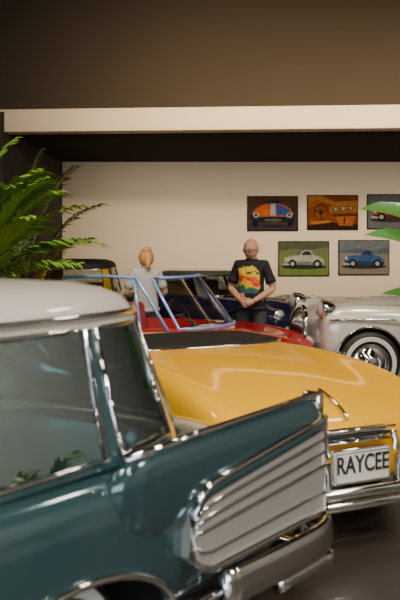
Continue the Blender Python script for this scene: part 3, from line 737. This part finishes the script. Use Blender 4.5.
P1 = empty('potted_areca_palm', (-2.35, 8.9, 0)); pot(P1, .24, .45)
fronds(P1, 'a', [((.02, 0, .42), (.1, -.1, 2.1), (.78, -.2, 2.30)), ((.03, 0, .42), (.2, .1, 1.75), (1.32, 0, 1.62)), ((.0, .02, .42), (0, 0, 2.2), (.45, .15, 2.62)),
    ((.04, 0, .42), (.3, -.1, 1.5), (1.15, -.25, 1.42)), ((0, 0, .42), (-.1, 0, 2.4), (.05, .3, 2.75)), ((.03, .03, .42), (.25, .25, 1.9), (1.1, .35, 1.98)),
    ((0, 0, .42), (-.3, 0, 1.9), (-.9, -.2, 1.8)), ((0, 0, .42), (-.2, -.4, 1.9), (-.4, -.9, 1.9)), ((0, 0, .42), (-.2, .4, 2.0), (-.5, .8, 2.1)), ((.02, -.02, .42), (.3, -.3, 1.7), (.8, -.55, 1.85)),
    ((.02, 0, .42), (.15, .1, 1.6), (.75, .2, 1.75)), ((.02, 0, .42), (.3, .0, 2.0), (.95, -.1, 2.1)), ((.02, 0, .42), (.1, -.2, 1.9), (.6, -.3, 2.15)),
    ((.02, 0, .42), (.25, -.1, 1.9), (.85, -.3, 2.2)), ((.02, 0, .42), (.2, .1, 1.4), (.95, .1, 1.6))], LEAF, .34, 32, .024)
P2 = empty('potted_kentia_palm', (-2.22, 10.95, 0)); pot(P2, .22, .42)
fronds(P2, 'b', [((0, 0, .4), (.15, 0, 2.1), (.68, -.1, 2.50)), ((0, 0, .4), (.3, 0, 1.9), (1.0, -.05, 2.05)), ((0, 0, .4), (.0, 0, 2.2), (.25, .1, 2.7)), ((0, 0, .4), (-.2, -.1, 1.8), (-.25, -.6, 2.3)),
    ((0, 0, .4), (.25, -.1, 1.6), (.9, -.2, 1.65)), ((0, 0, .4), (-.1, 0, 1.9), (-.2, .35, 2.3))], LEAFD, .27, 28, .020)
P4 = empty('potted_areca_palm', (4.3, 3.4, 0)); pot(P4, .24, .4)  # assumed palm out of view, placed to reflect in the sedan windows
fronds(P4, 'c', [((0, 0, .38), (.1*math.cos(a), .1*math.sin(a), h+.3), (.75*math.cos(a), .75*math.sin(a), h)) for a, h in [(0, 1.1), (.8, 1.4), (1.6, 1.0), (2.3, 1.5), (3.0, 1.2), (3.6, 1.5), (4.3, 1.0), (5.0, 1.4), (5.7, 1.2)]], LEAF, .33, 24, .022)
# broad leaved plant on the right
P3 = empty('potted_broadleaf_plant', (2.40, 7.15, 0)); pot(P3, .26, .5)
def bleaf(P, k, base, ctrl, tip, wd):
    a, c, b_ = Vector(base), Vector(ctrl), Vector(tip); V = []; F = []
    tube('stalk_%d' % k, [bez(a, c, b_, i/16) for i in range(11)], [.012*(1-.05*i) for i in range(11)], STEM, P, seg=6)
    n = 16
    for i in range(n+1):
        t = .42+.58*i/n; p = bez(a, c, b_, t); tg = (bez(a, c, b_, min(1, t+.02))-bez(a, c, b_, t-.02)).normalized()
        sd = tg.cross(Vector((0, 0, 1))).normalized(); up = sd.cross(tg)
        sd = (sd*.75+up*.65).normalized(); up = sd.cross(tg)
        w = wd*math.sin(math.pi*min(1, .04+.96*i/n))**.75
        V += [p+sd*w+up*w*.35+up*.006*math.sin(i*2), p, p-sd*w+up*w*.35]
    for i in range(n):
        j = 3*i; F += [(j, j+1, j+4, j+3), (j+1, j+2, j+5, j+4)]
    mob('leaf_%d' % k, V, F, LEAFB, parent=P, recalc=False)
for k, a in enumerate([((0, 0, .48), (-.3, 0, 1.98), (-1.15, -.1, 1.90), .11), ((0, 0, .48), (-.3, -.1, 1.75), (-1.12, -.15, 1.70), .10), ((0, 0, .48), (-.25, 0, 1.28), (-.98, -.1, 1.24), .08),
    ((0, 0, .48), (.1, 0, 2.0), (.8, .1, 2.1), .11), ((0, 0, .48), (0, .3, 2.0), (.1, 1.0, 2.2), .11), ((0, 0, .48), (0, -.3, 1.8), (.4, -1.0, 1.9), .11), ((0, 0, .48), (.3, 0, 1.5), (1.0, -.3, 1.5), .1)]):
    bleaf(P3, k, *a)

# ============================================================ LIGHTS
def area(name, loc, tgt, power, col, sx, sy=None, shape='RECTANGLE', spread=180):
    l = bpy.data.lights.new(name, 'AREA'); l.energy = power; l.color = col; l.shape = shape if sy or shape == 'DISK' else 'SQUARE'
    l.size = sx; l.spread = math.radians(spread)
    if sy: l.size_y = sy
    o = bpy.data.objects.new(name, l); COL.objects.link(o); o.location = loc
    o.rotation_euler = (Vector(tgt)-Vector(loc)).to_track_quat('-Z', 'Y').to_euler()
    return o
def spot(name, loc, tgt, power, col, ang=50, rad=.12):
    l = bpy.data.lights.new(name, 'SPOT'); l.energy = power; l.color = col; l.spot_size = math.radians(ang); l.spot_blend = .7; l.shadow_soft_size = rad
    o = bpy.data.objects.new(name, l); COL.objects.link(o); o.location = loc
    o.rotation_euler = (Vector(tgt)-Vector(loc)).to_track_quat('-Z', 'Y').to_euler()
    return o
WARM = (1, .78, .50)
area('added_wall_wash', (2.4, 12.75, 3.02), (2.4, 17, 1.35), 78, (1, .84, .64), 9, .10, spread=62)  # added light strip, unseen from the camera, brightens the back wall
spot('assumed_spot_lamp_1', (-1.5, 2.5, 5.3), (-1.2, 4.0, .9), 420, (1, .93, .85), 60)  # assumed spotlights on the unseen ceiling, here and in the lines below
spot('assumed_spot_lamp_2', (1.8, 3.5, 5.3), (.5, 6.0, .8), 330, WARM, 55, .07)
spot('assumed_spot_lamp_3', (.3, 6.5, 5.3), (.3, 7.3, .8), 220, WARM, 60, .07)
spot('assumed_spot_lamp_4', (1.0, 7.4, 5.3), (.6, 10.3, 1.1), 600, (1, .84, .64), 45)
spot('assumed_spot_lamp_5', (3.2, 7.0, 5.3), (2.2, 10.0, .8), 650, (1, .84, .64), 50)
spot('assumed_spot_lamp_6', (-1.6, 6.0, 5.3), (-1.9, 9.2, 1.7), 1300, (1, .92, .7), 50)
spot('assumed_spot_lamp_7', (-3.2, 3.2, 5.3), (-1.8, 2.6, 1.2), 300, (1, .93, .85), 60)
spot('assumed_spot_lamp_8', (2.2, .8, 5.3), (-.1, 3.3, .7), 500, (1, .96, .92), 40, .10)
area('added_bulkhead_wash', (2.4, 8.2, 3.6), (2.2, 11.8, 3.25), 110, WARM, 7, .15, spread=70)  # added unseen light, aimed to brighten the cream trim
area('assumed_daylight_fill', (0, -2.9, 1.8), (0, 4, 1.2), 180, (.84, .92, 1.0), 5.6, 2.0)  # large cool fill from behind the camera, assumed to be daylight
for i, (x, y, s_, p_) in enumerate([(-1, 1, .6, 60), (2.2, 1, .6, 70), (-3, 6, .6, 50), (4, 6, .6, 50), (1, 4.5, .4, 40), (4.5, -1, .8, 120), (6, 3, .8, 170)]):
    area('added_reflection_panel_%d' % i, (x, y, 5.5), (x, y, 0), p_, (1, .90, .76), s_)  # added unseen panels that give paint and chrome something to reflect

w = bpy.data.worlds.new('world'); SC.world = w; w.use_nodes = True
w.node_tree.nodes['Background'].inputs[0].default_value = (.5, .52, .55, 1); w.node_tree.nodes['Background'].inputs[1].default_value = .25

# ============================================================ CAMERA
cd = bpy.data.cameras.new('camera'); cam = bpy.data.objects.new('camera', cd); COL.objects.link(cam)
cam.location = (0, 0, 1.7); cam.rotation_euler = (math.pi/2, 0, 0)
cd.sensor_fit = 'VERTICAL'; cd.sensor_height = 23.5; cd.lens = 35.25; cd.shift_y = -65/600
cd.dof.use_dof = True; cd.dof.focus_distance = 10.4; cd.dof.aperture_fstop = 2.0
if ZOOM:
    z, zx, zy = ZOOM
    cd.lens *= z; cd.shift_x = z*(zx-200)/600; cd.shift_y = -z*(zy-235)/600; cd.dof.use_dof = False
cd.clip_start = .05; cd.clip_end = 100
SC.camera = cam
